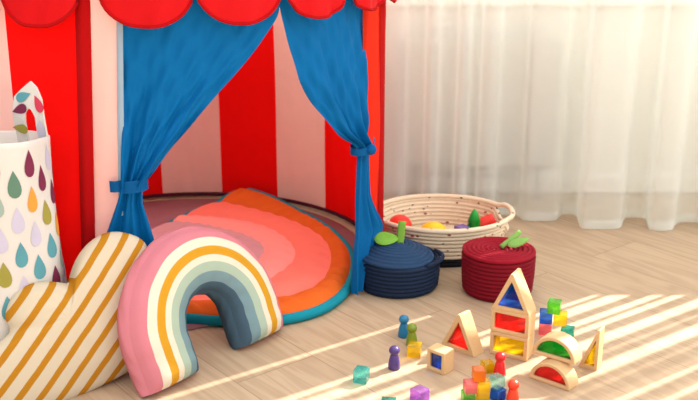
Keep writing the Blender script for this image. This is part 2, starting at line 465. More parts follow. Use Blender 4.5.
# roof and its scalloped edge
step = 18.35; th0 = -1.0; eave = []
RO = TR+.02
M_whr = fabric('roof_white', (252, 248, 244), .8, 1200, .1, .03)  # unseen roof cloth made all white and translucent to brighten the inside
for k in range(10):
    V, F = grid(10, 8, lambda u, v: cyl(36*(k+u), EZ-.01+.42*v**.85, max(RO*(1-v), .002)))
    obj('roof_panel', V, F, M_whr, tent, world=True)
for k in range(18):
    a0, a1 = (th0+(k-0)*step, th0+(k+1)*step)
    if k == 17: a0, a1 = -21.6, -4.4
    elif k > 4: a0 = th0+5*step+(k-5)*(338.4-(th0+5*step))/12; a1 = a0+(338.4-(th0+5*step))/12
    am, hw = (a0+a1)/2, (a1-a0)/2
    sx_ = 0
    def sc_pt(u, v, am=am, hw=hw, k=k):
        t = 2*u-1
        # lower edge: a rounded tongue
        drop = .068*max(0, 1-abs(t)**2.3)**.62
        z = EZ+.003-v*(EZ-.754 + drop)
        r = RO+.006+.012*v*(1-t*t)+(.004*math.sin(t*7+k)+.003*math.sin(t*13+v*6))*v*(1 if k in (2, 3) else .5)
        return cyl(am+hw*t*.995, z, r)
    V, F = grid(25, 10, sc_pt)
    s_ = obj('valance_scallop', V, F, M_scal, tent, world=True)
    # bound lower edge
    pts = [sc_pt(i/24, 1) for i in range(25)]
    obj('binding', *tube(pts, .0035, 6), M_tape, s_, world=True)
# door curtains
def door_curtain(side):
    if side == 'left':
        ztie, thL, thR, half = .366, 2.2, 37.2, 2.6
        edge = [(37.9, .80), (37.4, .73), (36.0, .690), (31.5, .634), (25.0, .573), (17.4, .50), (11.0, .436), (7.0, .385), (5.0, ztie)]
        outer = [(3.0, .80), (2.9, .73), (1.2, .45), (.9, .40), (.7, ztie)]
        low = [(ztie, .7, 5.0), (.33, -.5, 4.8), (.254, -3.6, 6.6), (.02, -6.0, 9.0)]
        seed = 1
    else:
        ztie = .362
        edge = [(36.6, .80), (36.8, .73), (37.2, .694), (41.6, .556), (45.2, .50), (49.4, .453), (54, .41), (60.6, .378), (62.2, ztie)]
        outer = [(68.5, .80), (67.5, .6), (66.6, .5), (66.4, .42), (66.8, ztie)]
        low = [(ztie, 62.2, 67.8), (.33, 61.6, 67.5), (.24, 60.4, 68), (.15, 59.5, 72), (.14, 59, 71), (.05, 58.5, 66), (.02, 58.5, 64)]
        seed = 4
    ze = sorted((z, t) for t, z in edge); zo = sorted((z, t) for t, z in outer)
    rnd = random.Random(seed); ph = [rnd.uniform(0, 6) for _ in range(4)]
    def up(u, v):
        z = .78+(ztie-.78)*v
        # the hem edge lies along the photo's curve; fabric fans out from the tie
        e, o_ = smooth_interp(ze, z, .012), interp(zo, z)
        if side == 'left': th = o_+(e-o_)*u
        else: th = e+(o_-e)*u
        gather = sstep(.15, 1, v)
        uu = u if side == 'left' else 1-u
        f = math.sin(uu*15+ph[0]+v*1.5)*.5+math.sin(uu*27+ph[1])*.35+math.sin(uu*9+ph[2]-v*3)*.4
        wr = .0026*math.sin(uu*40+v*22+ph[3])+.0018*math.sin(uu*63-v*15+ph[1])
        r = TR-.006+.019*gather*f+wr +(.012*gather if side == 'right' else .024*gather*sstep(.5, 1, v))
        return cyl(th, z, r)
    def dn(u, v):
        z = ztie+(.012-ztie)*v
        a = interp(sorted((q[0], q[1]) for q in low), z); b = interp(sorted((q[0], q[2]) for q in low), z)
        th = a+(b-a)*u
        f = math.sin(u*13+ph[0])*.6+math.sin(u*24+ph[1])*.35
        r = TR+.006+(.010+.006*v)*f + (.006*v if side == 'right' else .010-.04*sstep(.4, 1, v))
        if side == 'right': r += .020*math.exp(-((v-.62)/.15)**2)*u*u
        return cyl(th, z, r)
    V1 = grid(46, 44, up); V2 = grid(46, 30, dn)
    c = obj('door_curtain', *join(V1, V2), M_blue, tent, world=True)
    tm = .5*(interp(zo, ztie)+interp(ze, ztie)); hw = abs(interp(zo, ztie)-interp(ze, ztie))/2+1.0
    p0 = cyl(tm, ztie, TR+.002)
    def band(u, v):
        a = 2*PI*u; tx = Vector((math.cos(R(tm)), math.sin(R(tm)), 0)); nx = Vector((math.sin(R(tm)), -math.cos(R(tm)), 0))
        wv = R(hw)*TR
        return p0+tx*(wv*math.cos(a))+nx*(.024*math.sin(a))+Vector((0, 0, (-.013 if side == 'left' else -.009)+(.026 if side == 'left' else .018)*v+.003*math.cos(a)))
    tb = obj('tieback', *grid(28, 5, band, closed_u=True), M_blue2, c, world=True)
    # loose end of the tie
    if side == 'left':
        def tail(u, v): return cyl(.9-2.8*u, ztie-.012+.024*v-.002*u, TR+.012+.006*math.sin(u*3))
        q = obj('tie_tail', *grid(8, 4, tail), M_blue2, c, world=True)
    else:
        q0 = cyl(tm, ztie, TR+.028)
        k1 = lathe([(0, -.014), (.010, -.010), (.014, 0), (.010, .010), (0, .014)], 16)
        V = [(q0[0]+x, q0[1]+y, q0[2]+z) for x, y, z in k1[0]]
        obj('tie_knot', V, k1[1], M_blue2, c, world=True)
        def tail(u, v): return cyl(tm+1+2.4*u+.6*v, ztie+.004+.020*u-.010*v, TR+.026-.004*u)
        obj('tie_tail', *grid(6, 4, tail), M_blue2, c, world=True)
    return c
M_blue2 = fabric('tieback_blue', (0, 88, 148), .1, 1200, .1, .05, .7)
door_curtain('left'); door_curtain('right')

# ---------------------------------------------------------------- quilted mat inside the tent
OX, OY = -.60, 2.43
bnd = {
 'outer': [(-118,.37),(-95,.38),(-80,.40),(-62,.47),(-50,.585),(-40.8,.646),(-31,.66),(-12.3,.622),(-2,.608),(9.8,.583),(28,.565),(50.7,.575),(64,.595)],
 'salmon': [(-118,.29),(-90,.31),(-60,.40),(-35.6,.566),(-27.7,.587),(-2.3,.549),(8.7,.535),(20.4,.506),(34.7,.48),(47.7,.465),(64,.47)],
 'pink': [(-118,.21),(-80,.25),(-40,.45),(-10.1,.466),(6.5,.436),(26.3,.397),(41.2,.351),(64,.29)],
 'mauve': [(-118,.17),(-80,.23),(-40,.36),(-3.4,.376),(8,.348),(29.3,.288),(57.5,.251),(64,.245)]}
M_or = fabric('mat_rust_orange', (216, 98, 34), 0, 600, .3, .10)
M_sa = fabric('mat_coral', (252, 128, 112), 0, 600, .3, .05)
M_pk = fabric('mat_light_pink', (255, 158, 150), 0, 600, .3, .05)
M_mv = fabric('mat_mauve', (214, 158, 166), 0, 600, .3, .05)
M_tl = fabric('mat_teal_binding', (22, 132, 150), 0, 900, .3, .06)
mat_o = thing('quilted_mat', 'quilted pink, coral and rust banded mat with teal edge lying inside the tent', 'mat', (-.4, 2.45, 0))
NA = 200; rows = []; rmat = []
levels = [('c', 0)] + [('mauve', k) for k in range(1, 7)] + [('pink', k) for k in range(1, 5)] + [('salmon', k) for k in range(1, 5)] + [('outer', k) for k in range(1, 7)]
order = ['c', 'mauve', 'pink', 'salmon', 'outer']; cnt = {'mauve': 6, 'pink': 4, 'salmon': 4, 'outer': 6}
V, F, mi = [], [], []
rnd = random.Random(3)
jit = [rnd.uniform(-1, 1) for _ in range(60)]
for (nm, k) in levels:
    for i in range(NA):
        a = -118+182*i/(NA-1)
        if nm == 'c': r = .0
        else:
            pr_ = order[order.index(nm)-1]
            r0 = 0 if pr_ == 'c' else smooth_interp(bnd[pr_], a, 7)
            r1 = smooth_interp(bnd[nm], a, 7); r = r0+(r1-r0)*k/cnt[nm]
        f = 0 if nm == 'c' else k/cnt[nm]
        puff = math.sin(PI*f)**.6 if 0 < f < 1 else 0
        z = .026+.009*puff
        if nm == 'outer':
            z += .004*math.sin(a*1.15+2*math.sin(a*.3))*math.sin(PI*min(f, .98)) + .0025*math.sin(a*2.3)*f
            if f > .8: z = .026 if f < .95 else .016
        elif nm != 'c':
            z += .0016*math.sin(a*.9+f*5)*f
        # edge dips at the straight side
        ed = min(i, NA-1-i)
        if ed < 3: z -= .004*(3-ed)
        # back lip rides up slightly against the tent wall
        aa = a+14*max(0, 1-r/.6)*sstep(0, 1, i/(NA-1))
        X, Y = OX+r*math.cos(R(aa)), OY+r*math.sin(R(aa))
        if nm == 'outer' and f > .3: z += .022*sstep(30, 62, a)*f
        V.append((X, Y, z))
midx = {'mauve': 0, 'pink': 1, 'salmon': 2, 'outer': 3}
for j in range(len(levels)-1):
    for i in range(NA-1):
        a = j*NA+i; F.append((a, a+NA, a+NA+1, a+1)); mi.append(midx[levels[j+1][0]])
# underside + skirt
nb = len(V); last = (len(levels)-1)*NA
rim = [last+i for i in range(NA)]
line = [j*NA+NA-1 for j in range(len(levels)-2, 0, -1)] + [0] + [j*NA for j in range(1, len(levels)-1)]
loop = rim+line
for q in loop: V.append((V[q][0], V[q][1], .006))
m_ = len(loop)
for q in range(m_):
    F.append((loop[q], nb+q, nb+(q+1) % m_, loop[(q+1) % m_])); mi.append(4)
F.append(tuple(nb+q for q in range(m_-1, -1, -1))); mi.append(4)
fix_normals(obj('quilted_top', V, F, [M_mv, M_pk, M_sa, M_or, M_tl], mat_o, mi, world=True))
pts = [Vector((V[q][0], V[q][1], max(.012, V[q][2]-.008))) for q in loop]
obj('edge_binding', *tube(pts, .0125, 8, closed=True), M_tl, mat_o, world=True)

# ---------------------------------------------------------------- cushions
def frame_from(p0, ex, lean_axis_n, lean):
    """local x along ex, local y up the leaning face, local z out of the face (towards viewer side n)"""
    ex = Vector(ex).normalized(); n = Vector(lean_axis_n).normalized()
    ey = (Vector((0, 0, 1))*math.cos(lean) - n*math.sin(lean)).normalized()
    ez = ex.cross(ey).normalized()
    M = Matrix((ex, ey, ez)).transposed().to_4x4(); M.translation = Vector(p0); return M

# rainbow: base line measured along the floor, face turned to the right
p_l, p_r = Vector((-.404, 1.655, 0)), Vector((-.154, 1.985, 0))
ex = (p_r-p_l).normalized(); nrm = Vector((ex.y, -ex.x, 0))
WID = (p_r-p_l).length; RO_ = WID/2
mid = (p_l+p_r)/2
MR = frame_from(mid + Vector((0, 0, .004)), ex, nrm, R(22))
rb = thing('rainbow_cushion', 'rainbow arch cushion with pink rim and slate inner arch leaning beside the tent door', 'cushion', M=MR)
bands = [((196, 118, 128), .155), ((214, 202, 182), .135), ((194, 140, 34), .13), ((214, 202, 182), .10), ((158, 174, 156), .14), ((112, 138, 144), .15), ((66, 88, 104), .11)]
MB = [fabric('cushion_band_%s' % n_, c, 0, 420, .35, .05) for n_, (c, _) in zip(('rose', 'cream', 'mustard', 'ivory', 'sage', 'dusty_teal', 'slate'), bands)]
R_IN = .058; LEG = .082; TH = .058
cum = [0]
for _, w_ in bands: cum.append(cum[-1]+w_)
tot = cum[-1]
us = []
for b in range(len(bands)):
    for q in range(4): us.append((cum[b]+(cum[b+1]-cum[b])*q/4)/tot)
us.append(1.0)
TS = []
for i in range(10): TS.append(('l', i/10))
for i in range(49): TS.append(('a', i/48))
for i in range(1, 11): TS.append(('r', i/10))
def rb_pt(ts, r):
    k, t = ts
    yl = LEG
    if k == 'l': x, y = -r*(1.0-.02*(1-t)), yl*t
    elif k == 'r': x, y = r*(1.0-.02*t), yl*(1-t)
    else:
        a = PI-PI*t; x, y = r*math.cos(a), yl+r*math.sin(a)*.98
    return x, y
def along(ts):
    k, t = ts
    return (t*.2 if k == 'l' else .2+.6*t if k == 'a' else .8+.2*t)
def puff(u, s):
    e = min(s, 1-s)/.06
    endf = min(1, e)**.5 if e < 1 else 1
    return (.034*(max(0, 1-abs(2*u-1)**2.6))**.55 + .0015*math.sin(s*70+u*3)*(1-abs(2*u-1)**4)*(1 if u > .75 or u < .2 else .3)) * (.35+.65*endf)
def rb_sheet(sign):
    V, F, mi = [], [], []
    for ts in TS:
        s = along(ts)
        for u in us:
            r = RO_-.008+(R_IN-RO_+.016)*u
            x, y = rb_pt(ts, r); V.append((x, y, sign*(TH/2-.012+puff(u, s))))
    nu = len(us)
    for j in range(len(TS)-1):
        for i in range(nu-1):
            a = j*nu+i; F.append((a, a+1, a+nu+1, a+nu) if sign < 0 else (a, a+nu, a+nu+1, a+1)); mi.append(i//4)
    return V, F, mi
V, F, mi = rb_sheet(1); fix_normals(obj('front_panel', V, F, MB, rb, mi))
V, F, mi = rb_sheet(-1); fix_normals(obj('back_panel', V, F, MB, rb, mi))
def gusset(outer):
    V, F = [], []; nv = 9
    for ts in TS:
        s = along(ts)
        for q in range(nv):
            t = 2*q/(nv-1)-1
            bul = (1-t*t)*(.008+.0015*math.sin(s*60+t*4))
            r = (RO_-.008+bul) if outer else (R_IN+.008-bul*.8)
            x, y = rb_pt(ts, r); V.append((x, y, t*(TH/2-.012)))
    for j in range(len(TS)-1):
        for i in range(nv-1):
            a = j*nv+i; F.append((a, a+1, a+nv+1, a+nv))
    return V, F
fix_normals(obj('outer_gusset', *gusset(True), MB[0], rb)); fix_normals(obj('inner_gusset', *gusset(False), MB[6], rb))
for sgn, ts in ((-1, TS[0]), (1, TS[-1])):
    def foot(u, v, ts=ts):
        r = RO_-.008+(R_IN-RO_+.016)*u; x, y = rb_pt(ts, r)
        h = TH/2-.012+puff(u, 0)
        return (x, y-.004*math.sin(PI*u)*math.sin(PI*v), h*(2*v-1))
    fix_normals(obj('foot_panel', *grid(12, 8, foot), MB[0], rb))

# cloud: leans on the storage bin; outline measured on its own plane
ex = Vector((.86, .51, 0)).normalized(); nrm = Vector((ex.y, -ex.x, 0))
p0 = Vector((-.520, 1.690, 0)); LEAN = R(18)
MC = frame_from(p0, ex, nrm, LEAN); MCi = MC.inverted(); nC = MC.to_3x3() @ Vector((0, 0, 1))
pix = [(150,350),(153,300),(152,265),(147,243),(135,235),(118,231),(103,233),(90,241),(80,252),(74,266),(71,284),(58,282),(42,281),(28,284),(15,292),(8,303),(4,318),(12,331),(0,342),(-12,352),(-20,370),(-22,392),(-14,412),(4,424),(28,420),(60,407),(92,391),(122,376),(140,364)]
loc2 = [MCi @ ray_plane(x, y, p0, nC) for x, y in pix]
# keep the lowest edge on the floor
ymin = min(p.y for p in loc2)
poly = [(p.x, p.y) for p in loc2]
def chaikin(P, it=2):
    for _ in range(it):
        Q = []
        for a, b in zip(P, P[1:]+P[:1]):
            Q.append((.75*a[0]+.25*b[0], .75*a[1]+.25*b[1])); Q.append((.25*a[0]+.75*b[0], .25*a[1]+.75*b[1]))
        P = Q
    return P
poly = chaikin(poly, 2)
cxm = sum(p[0] for p in poly)/len(poly); cym = sum(p[1] for p in poly)/len(poly)
K = 14; TC = .042; n = len(poly); V, F = [], []
def thick(s): return TC*max(0, 1-s**2.4)**.55
for sg in (1, -1):
    for k in range(K):
        s = 1-(k/K)**1.4 if k else 1.0
        for i, (x, y) in enumerate(poly):
            V.append((cxm+(x-cxm)*s, cym+(y-cym)*s, sg*(thick(s)+.0012*math.sin(i*.55+k)*(s if s < .99 else 0))+0))
    V.append((cxm, cym, sg*TC))
half = K*n+1
for q in range(2):
    o_ = q*half
    for k in range(K-1):
        for i in range(n):
            a, b = o_+k*n+i, o_+k*n+(i+1) % n
            F.append((a, b, b+n, a+n) if q == 0 else (a, a+n, b+n, b))
    for i in range(n):
        a, b = o_+(K-1)*n+i, o_+(K-1)*n+(i+1) % n
        F.append((a, b, o_+half-1) if q == 0 else (b, a, o_+half-1))
# stripe direction from two image points along a stripe
sa, sb = MCi @ ray_plane(22, 372, p0, nC), MCi @ ray_plane(82, 283, p0, nC)
sang = math.atan2(sb.y-sa.y, sb.x-sa.x)-PI/2
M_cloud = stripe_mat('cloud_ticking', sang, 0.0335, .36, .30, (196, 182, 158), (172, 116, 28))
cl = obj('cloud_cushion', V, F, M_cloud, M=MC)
bm = bmesh.new(); bm.from_mesh(cl.data); bmesh.ops.remove_doubles(bm, verts=bm.verts, dist=.0004); bmesh.ops.recalc_face_normals(bm, faces=bm.faces); bm.to_mesh(cl.data); bm.free()
tag(cl, 'cream cloud-shaped cushion with mustard diagonal stripes', 'cushion')
# lift so the lowest point touches the floor
bpy.context.view_layer.update()
CLOUD_MIN = min((cl.matrix_world @ v.co).z for v in cl.data.vertices)
print('cloud lowest', CLOUD_MIN)

# ---------------------------------------------------------------- raindrop storage bin
BX, BY, BR, BH = -.702, 1.80, .122, .478
bin_ = thing('storage_bin', 'white fabric storage bin printed with coloured raindrops beside the tent', 'storage bin', (BX, BY, 0))
drop_cols = [(150,142,66), (86,146,158), (196,62,86), (116,44,72), (188,184,204), (92,126,108), (216,150,62), (150,170,160)]
M_can = fabric('bin_canvas', (206, 202, 196), .0, 500, .3, .03)
M_lin = fabric('bin_lining', (222, 214, 206), 0, 500, .3, .03)
MD = [fabric('raindrop_%d' % i, c, 0, 500, .3, .10) for i, c in enumerate(drop_cols)]
def bin_r(a, z): return BR+.003*math.sin(3*a+z*9)+.0025*math.sin(7*a-z*14)+.003*math.sin(z*12)
prof_o = [(z*BH/.525, 0) for z in [0, .004, .05, .1, .15, .2, .25, .3, .35, .4, .45, .49, .515, .525]]
V, F, mi = [], [], []
NB = 72
def tilt(p):
    a = math.atan2(p[1], p[0]); k = max(0, p[2]/BH)**3
    return (p[0], p[1], p[2]+k*(.006-.014*math.sin(a)))
def ring(fn):
    b = len(V)
    for i in range(NB): V.append(tilt(fn(2*PI*i/NB)))
    return b
rings_ = [ring(lambda a, z=z: (bin_r(a, z)*math.cos(a), bin_r(a, z)*math.sin(a), z)) for z, _ in prof_o]
rings_.append(ring(lambda a: ((bin_r(a, BH)-.003)*math.cos(a), (bin_r(a, BH)-.003)*math.sin(a), BH+.002)))
rings_ += [ring(lambda a, z=z: ((bin_r(a, z)-.006)*math.cos(a), (bin_r(a, z)-.006)*math.sin(a), z)) for z in (BH-.001, .42, .3, .2, .06, .008)]
for q, (a0, b0) in enumerate(zip(rings_, rings_[1:])):
    for i in range(NB):
        F.append((a0+i, a0+(i+1) % NB, b0+(i+1) % NB, b0+i)); mi.append(0 if q < len(prof_o) else 1)
F.append(tuple(range(NB-1, -1, -1))); mi.append(0)
F.append(tuple(rings_[-1]+i for i in range(NB))); mi.append(1)
def drop_shape(n=18):
    P = []
    for i in range(n):
        t = 2*PI*i/n
        y = -math.cos(t); x = math.sin(t)*math.sin(t/2)**1.3*.9 if False else math.sin(t)*(1+math.cos(t))*.42
        P.append((x, math.cos(t)*-1))
    return P
def add_drop(V, F, mi, fn, cu, cv, w, h, m, n=18):
    b = len(V); V.append(fn(cu, cv))
    for i in range(n):
        t = 2*PI*i/n; y = math.cos(t)            # tip at the top (t=0)
        x = math.sin(t)*((1-y)/2)**.62
        V.append(fn(cu+x*w*.62, cv+y*h/2))
    for i in range(n): F.append((b, b+1+(i+1) % n, b+1+i)); mi.append(m)
def on_bin(u, z):
    a = u/BR; r = bin_r(a, z)+.0009; return tilt((r*math.cos(a), r*math.sin(a), z))
rnd = random.Random(11); last_ = -1
ncol = 22; cw = 2*PI*BR/ncol
for c in range(ncol):
    for k in range(8):
        z = .045+k*.066+(.033 if c % 2 else 0)
        if z > BH-.028: continue
        m = rnd.choice([i for i in range(8) if i != last_]); last_ = m
        add_drop(V, F, mi, on_bin, c*cw, z, .028, .050, m+2)
obj('bin_body', V, F, [M_can, M_lin]+MD, bin_, mi)
# strap handle standing up from the back rim
hu0 = R(52)
hu0 = R(66)
hc = Vector((.080, .040, BH-.020))
hx = Vector((.94, -.34, 0)).normalized(); hn = Vector((-.34, -.94, 0)).normalized()
def hp(x, z, d=0): return hc+hx*x+Vector((0, 0, z))+hn*d
outl = [(-.036, -.12), (-.036, 0), (-.037, .07), (-.033, .098), (-.018, .112), (.004, .129), (.018, .118), (.030, .096), (.035, .06), (.036, 0), (.036, -.12)]
inl = [(-.010, -.12), (-.010, 0), (-.010, .05), (-.009, .066), (-.004, .074), (.002, .078), (.008, .074), (.015, .062), (.016, .04), (.016, 0), (.016, -.12)]
V, F, mi = [], [], []
for d in (.0025, -.0025):
    for p in outl: V.append(hp(*p, d + (.006*math.sin(p[1]*30))))
    for p in inl: V.append(hp(*p, d+ (.006*math.sin(p[1]*30))))
k = len(outl)
for i in range(k-1):
    F += [(i, i+1, k+i+1, k+i), (2*k+i, 3*k+i, 3*k+i+1, 2*k+i+1), (i, 2*k+i, 2*k+i+1, i+1), (k+i, k+i+1, 3*k+i+1, 3*k+i)]; mi += [0]*4
F += [(0, k, 3*k, 2*k), (k-1, 3*k-1, 4*k-1, 2*k-1)]; mi += [0, 0]
def on_h(rot, cx0, cz0):
    def f(u, v):
        c, s = math.cos(rot), math.sin(rot); x, z = cx0+u*c-v*s, cz0+u*s+v*c
        return hp(x, z, .0034+.006*math.sin(z*30))
    return f
for rot, a, b, m in ((-1.2, -.010, .100, 2), (1.9, -.020, .074, 4), (.5, .024, .088, 3), (0, .026, .040, 5), (1.5, -.022, .036, 1)):
    add_drop(V, F, mi, on_h(rot, a, b), 0, 0, .021, .036, m)
obj('handle', V, F, [M_can]+MD, bin_, mi, smooth=False)

# ---------------------------------------------------------------- rope baskets
def rope_vessel(r0, r1, h, rows, b, wall, base_r=None):
    outer = coil([(r0*.90, .0), (r0, .012), ((r0+r1)/2*1.01, h*.5), (r1, h)], rows, b)
    inner = [(p[0]-wall, p[1]) for p in reversed(outer)]
    inner = [(max(r, 0), max(z, .010)) for r, z in inner]
    return [(0, 0)] + outer + inner + [(0, .010)]
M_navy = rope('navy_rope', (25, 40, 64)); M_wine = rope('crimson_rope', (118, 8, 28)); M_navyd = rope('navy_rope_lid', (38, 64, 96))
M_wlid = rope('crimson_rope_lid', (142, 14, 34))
M_nat = rope('natural_rope', (226, 208, 180), [(28, .14, (150, 70, 66)), (33, .12, (120, 96, 84)), (24, .10, (96, 70, 70))])
M_blk = rope('black_rope', (24, 26, 34))
M_grn = rope('green_yarn', (118, 168, 62)); M_grn2 = rope('green_yarn_light', (128, 170, 88))

nb_ = thing('navy_rope_basket', 'round navy blue rope basket with lid and green stem beside the tent', 'basket', (.122, 2.24, 0))
obj('body', *lathe(rope_vessel(.098, .101, .078, 8, .0045, .009), 72), M_navy, nb_)
# ear at the right side of the rim
pts = [(.101*math.cos(R(a)), .101*math.sin(R(a)), .078+.004*math.sin(PI*(a+50)/70)) for a in range(-50, 21, 5)]
pts = [(x*(1+.10*math.sin(PI*i/(len(pts)-1))), y*(1+.10*math.sin(PI*i/(len(pts)-1))), z) for i, (x, y, z) in enumerate(pts)]
obj('handle_loop', *tube(pts, .0055, 8), M_navy, nb_)
lp = coil([(.0965, .0), (.090, .009), (.060, .024), (.028, .033), (.0, .036)], 10, .0042)
lp = [(0, -.004), (.09, -.004)] + lp
tl = Matrix.Translation((-.008, -.004, .079)) @ Matrix.Rotation(R(3), 4, 'Y')
V, F = lathe(lp, 72)
lid = obj('lid', [tl @ Vector(v) for v in V], F, M_navyd, nb_)
# stem and leaf
def post(p, q, w, t):
    p, q = Vector(p), Vector(q); V = []
    d = (q-p).normalized(); s = Vector((1, 0, 0)); s = (s-d*s.dot(d)).normalized(); o = d.cross(s)
    n = 9
    for k in range(n):
        c = p+(q-p)*k/(n-1); b = 1+.10*math.sin(k*PI)
        for i in range(12):
            a = 2*PI*i/12; r = 1+.08*math.cos(k*PI)
            V.append(c+s*(w*math.copysign(abs(math.cos(a))**.6, math.cos(a))*r)+o*(t*math.copysign(abs(math.sin(a))**.6, math.sin(a))*r))
    F = [(k*12+i, k*12+(i+1) % 12, (k+1)*12+(i+1) % 12, (k+1)*12+i) for k in range(n-1) for i in range(12)]
    F += [tuple(range(11, -1, -1)), tuple((n-1)*12+i for i in range(12))]
    return V, F
obj('stem', *post((.004, -.008, .112), (.009, -.004, .168), .0095, .006), M_grn, lid)
def leaf(c, dx, dn, ln, wd, th, ridges=5):
    """padded oval leaf: centre c, long axis dx, face normal dn"""
    c, dx, dn = Vector(c), Vector(dx).normalized(), Vector(dn); dn = (dn-dx*dn.dot(dx)).normalized(); dy = dn.cross(dx)
    V, F = [], []; nr, ns = 6, 28
    for sg in (1, -1):
        for k in range(nr):
            s = 1-k/nr
            for i in range(ns):
                a = 2*PI*i/ns; x = math.cos(a)*ln/2*s; y = math.sin(a)*wd/2*s*(1-.25*math.cos(a))
                z = sg*th*(max(0, 1-s*s)**.5*(1+.18*math.cos(s*ridges*PI)) + .0)
                V.append(c+dx*x+dy*y+dn*z)
        V.append(c+dn*sg*th)
    hf = nr*ns+1
    for q in range(2):
        o = q*hf
        for k in range(nr-1):
            for i in range(ns):
                a, b = o+k*ns+i, o+k*ns+(i+1) % ns; F.append((a, b, b+ns, a+ns) if q == 0 else (a, a+ns, b+ns, b))
        for i in range(ns):
            a, b = o+(nr-1)*ns+i, o+(nr-1)*ns+(i+1) % ns; F.append((a, b, o+hf-1) if q == 0 else (b, a, o+hf-1))
    return V, F
obj('leaf', *leaf((-.030, -.012, .127), (1, .05, .0), (.0, -.45, .9), .060, .044, .007), M_grn, lid)

rbk = thing('crimson_rope_basket', 'round crimson rope basket with lid and green leaves behind the block tower', 'basket', (.366, 2.20, 0))
obj('body', *lathe(rope_vessel(.082, .086, .100, 10, .0045, .009), 72), M_wine, rbk)
lp = coil([(.0865, .0), (.085, .006), (.060, .008), (.03, .006), (0, .006)], 8, .0045)
lid2 = obj('lid', [Vector((x, y, z+.102)) for x, y, z in lathe([(0, -.004), (.080, -.004)]+lp, 72)[0]], lathe([(0, -.004), (.080, -.004)]+lp, 72)[1], M_wlid, rbk)
obj('stem', *post((.004, -.006, .117), (.052, .012, .150), .006, .0055), M_grn2, lid2)
obj('leaf', *leaf((.046, -.006, .130), (1, .25, .25), (-.2, -.6, .8), .056, .024, .006), M_grn2, lid2)

# open cream basket
WX, WYc = .252, 2.49
wb = thing('cream_rope_basket', 'large cream speckled rope basket with black base and two handles near the curtain', 'basket', (WX, WYc, 0))
SX, SY = 1.0, .86; H1 = .112
prof = coil([(.150, .0), (.158, .008), (.162, .024)], 3, .005)
Vb, Fb = lathe([(0, 0)]+prof+[(.156, .026)], 80, SX, SY)
obj('base', Vb, Fb, M_blk, wb)
obj('inner_base', *lathe([(.158, .026), (.152, .030), (0, .030)], 64, SX, SY), M_nat, wb)
def notch(a):
    d = min(abs(a), abs(a-2*PI), abs(a-PI)); d = abs(math.sin(a))
    return 1-sstep(.30, .46, d)
outer = coil([(.162, .024), (.172, .070), (.182, H1-.010)], 7, .005)
inner = [(r-.011, z) for r, z in reversed(outer)]
def wob(a, r, z, x, y):
    k = notch(a); return (x, y, z-.024*k*sstep(.05, H1-.01, z))
Vw, Fw = lathe(outer+inner, 96, SX, SY, wob, cap=False)
obj('side_wall', Vw, Fw, M_nat, wb)
pts = []
for i in range(96):
    a = 2*PI*i/96; k = notch(a); r = .183+.010*k
    pts.append((r*math.cos(a)*SX, r*math.sin(a)*SY, H1-.004+.006*k))
obj('rim_handles', *tube(pts, .0068, 10, closed=True), M_nat, wb)

# toys inside the cream basket
M_yel = plain('yellow_plastic', (250, 196, 10), .4); M_gre = plain('green_plastic', (14, 150, 50), .4); M_rdp = plain('red_plastic', (226, 44, 30), .4)
M_pur = plain('violet_plastic', (118, 92, 160), .4)
def ball(r, seg=28, zs=1.0):
    P = [(r*math.sin(PI*k/16), r*(1-math.cos(PI*k/16))*zs) for k in range(17)]
    return lathe([(max(a, 0), b) for a, b in P], seg, cap=False)
tb = obj('toy_lemon', *join(([(x*1.25, y, z) for x, y, z in ball(.031)[0]], ball(.031)[1]), ([(x-.042, y, z+.026) for x, y, z in ball(.010)[0]], ball(.010)[1])), M_yel, loc=None)
tb.location = (.228, 2.455, .0305); tag(tb, 'yellow rounded toy lying in the cream rope basket', 'toy')
tp = thing('toy_tree', 'small green cone-shaped toy tree standing in the cream basket', 'toy', (.340, 2.47, .0305))
obj('crown', *lathe([(0, .030), (.021, .030), (.022, .034), (.015, .058), (.018, .060), (.009, .084), (.003, .094), (0, .095)], 28), M_gre, tp)
obj('trunk', *lathe([(0, 0), (.014, 0), (.014, .031), (0, .031)], 20), M_gre, tp)
tc_ = thing('toy_carrot', 'red tapered toy leaning at the right inside the cream basket', 'toy', (.350, 2.515, .031))
q = tube([Vector((-.02, -.012, .016))+Vector((.070, .004, .040))*(i/10) for i in range(11)], lambda t: .013+.006*math.sin(PI*t*.9), 16)
obj('body', *q, M_rdp, tc_)
pv = obj('toy_violet_block', *boxes([(-.016, -.016, 0, .016, .016, .050)]), M_pur, smooth=False)
pv.location = (.306, 2.46, .0305); pv.rotation_euler = (0, 0, .5); bevel(pv, .003); tag(pv, 'violet toy block beside the green tree in the cream basket', 'toy')
pv2 = obj('toy_ball', *ball(.034), M_rdp); pv2.location = (.140, 2.50, .0305)
tag(pv2, 'small red ball at the left end inside the cream basket', 'toy')

# ---------------------------------------------------------------- wooden window blocks
M_beech = wood('beech', (218, 184, 138), (198, 158, 110))
A_red = acrylic('red_acrylic', (250, 30, 26), .76); A_yel = acrylic('yellow_acrylic', (255, 226, 20), .76); A_blu = acrylic('blue_acrylic', (30, 104, 236), .76); A_grn = acrylic('green_acrylic', (20, 200, 50), .76)
def ring_prism(outer, inner, t):
    n = len(outer); V = []
    for y in (-t/2, t/2):
        V += [(x, y, z) for x, z in outer]; V += [(x, y, z) for x, z in inner]
    F = []
    for i in range(n):
        j = (i+1) % n
        F += [(i, j, n+j, n+i), (2*n+j, 2*n+i, 3*n+i, 3*n+j), (j, i, 2*n+i, 2*n+j), (n+i, n+j, 3*n+j, 3*n+i)]
    return V, F
def prism(P, t, y0=0):
    n = len(P); V = [(x, y0-t/2, z) for x, z in P]+[(x, y0+t/2, z) for x, z in P]
    F = [tuple(range(n)), tuple(range(2*n-1, n-1, -1))]+[((i+1) % n, i, n+i, n+(i+1) % n) for i in range(n)]
    return V, F
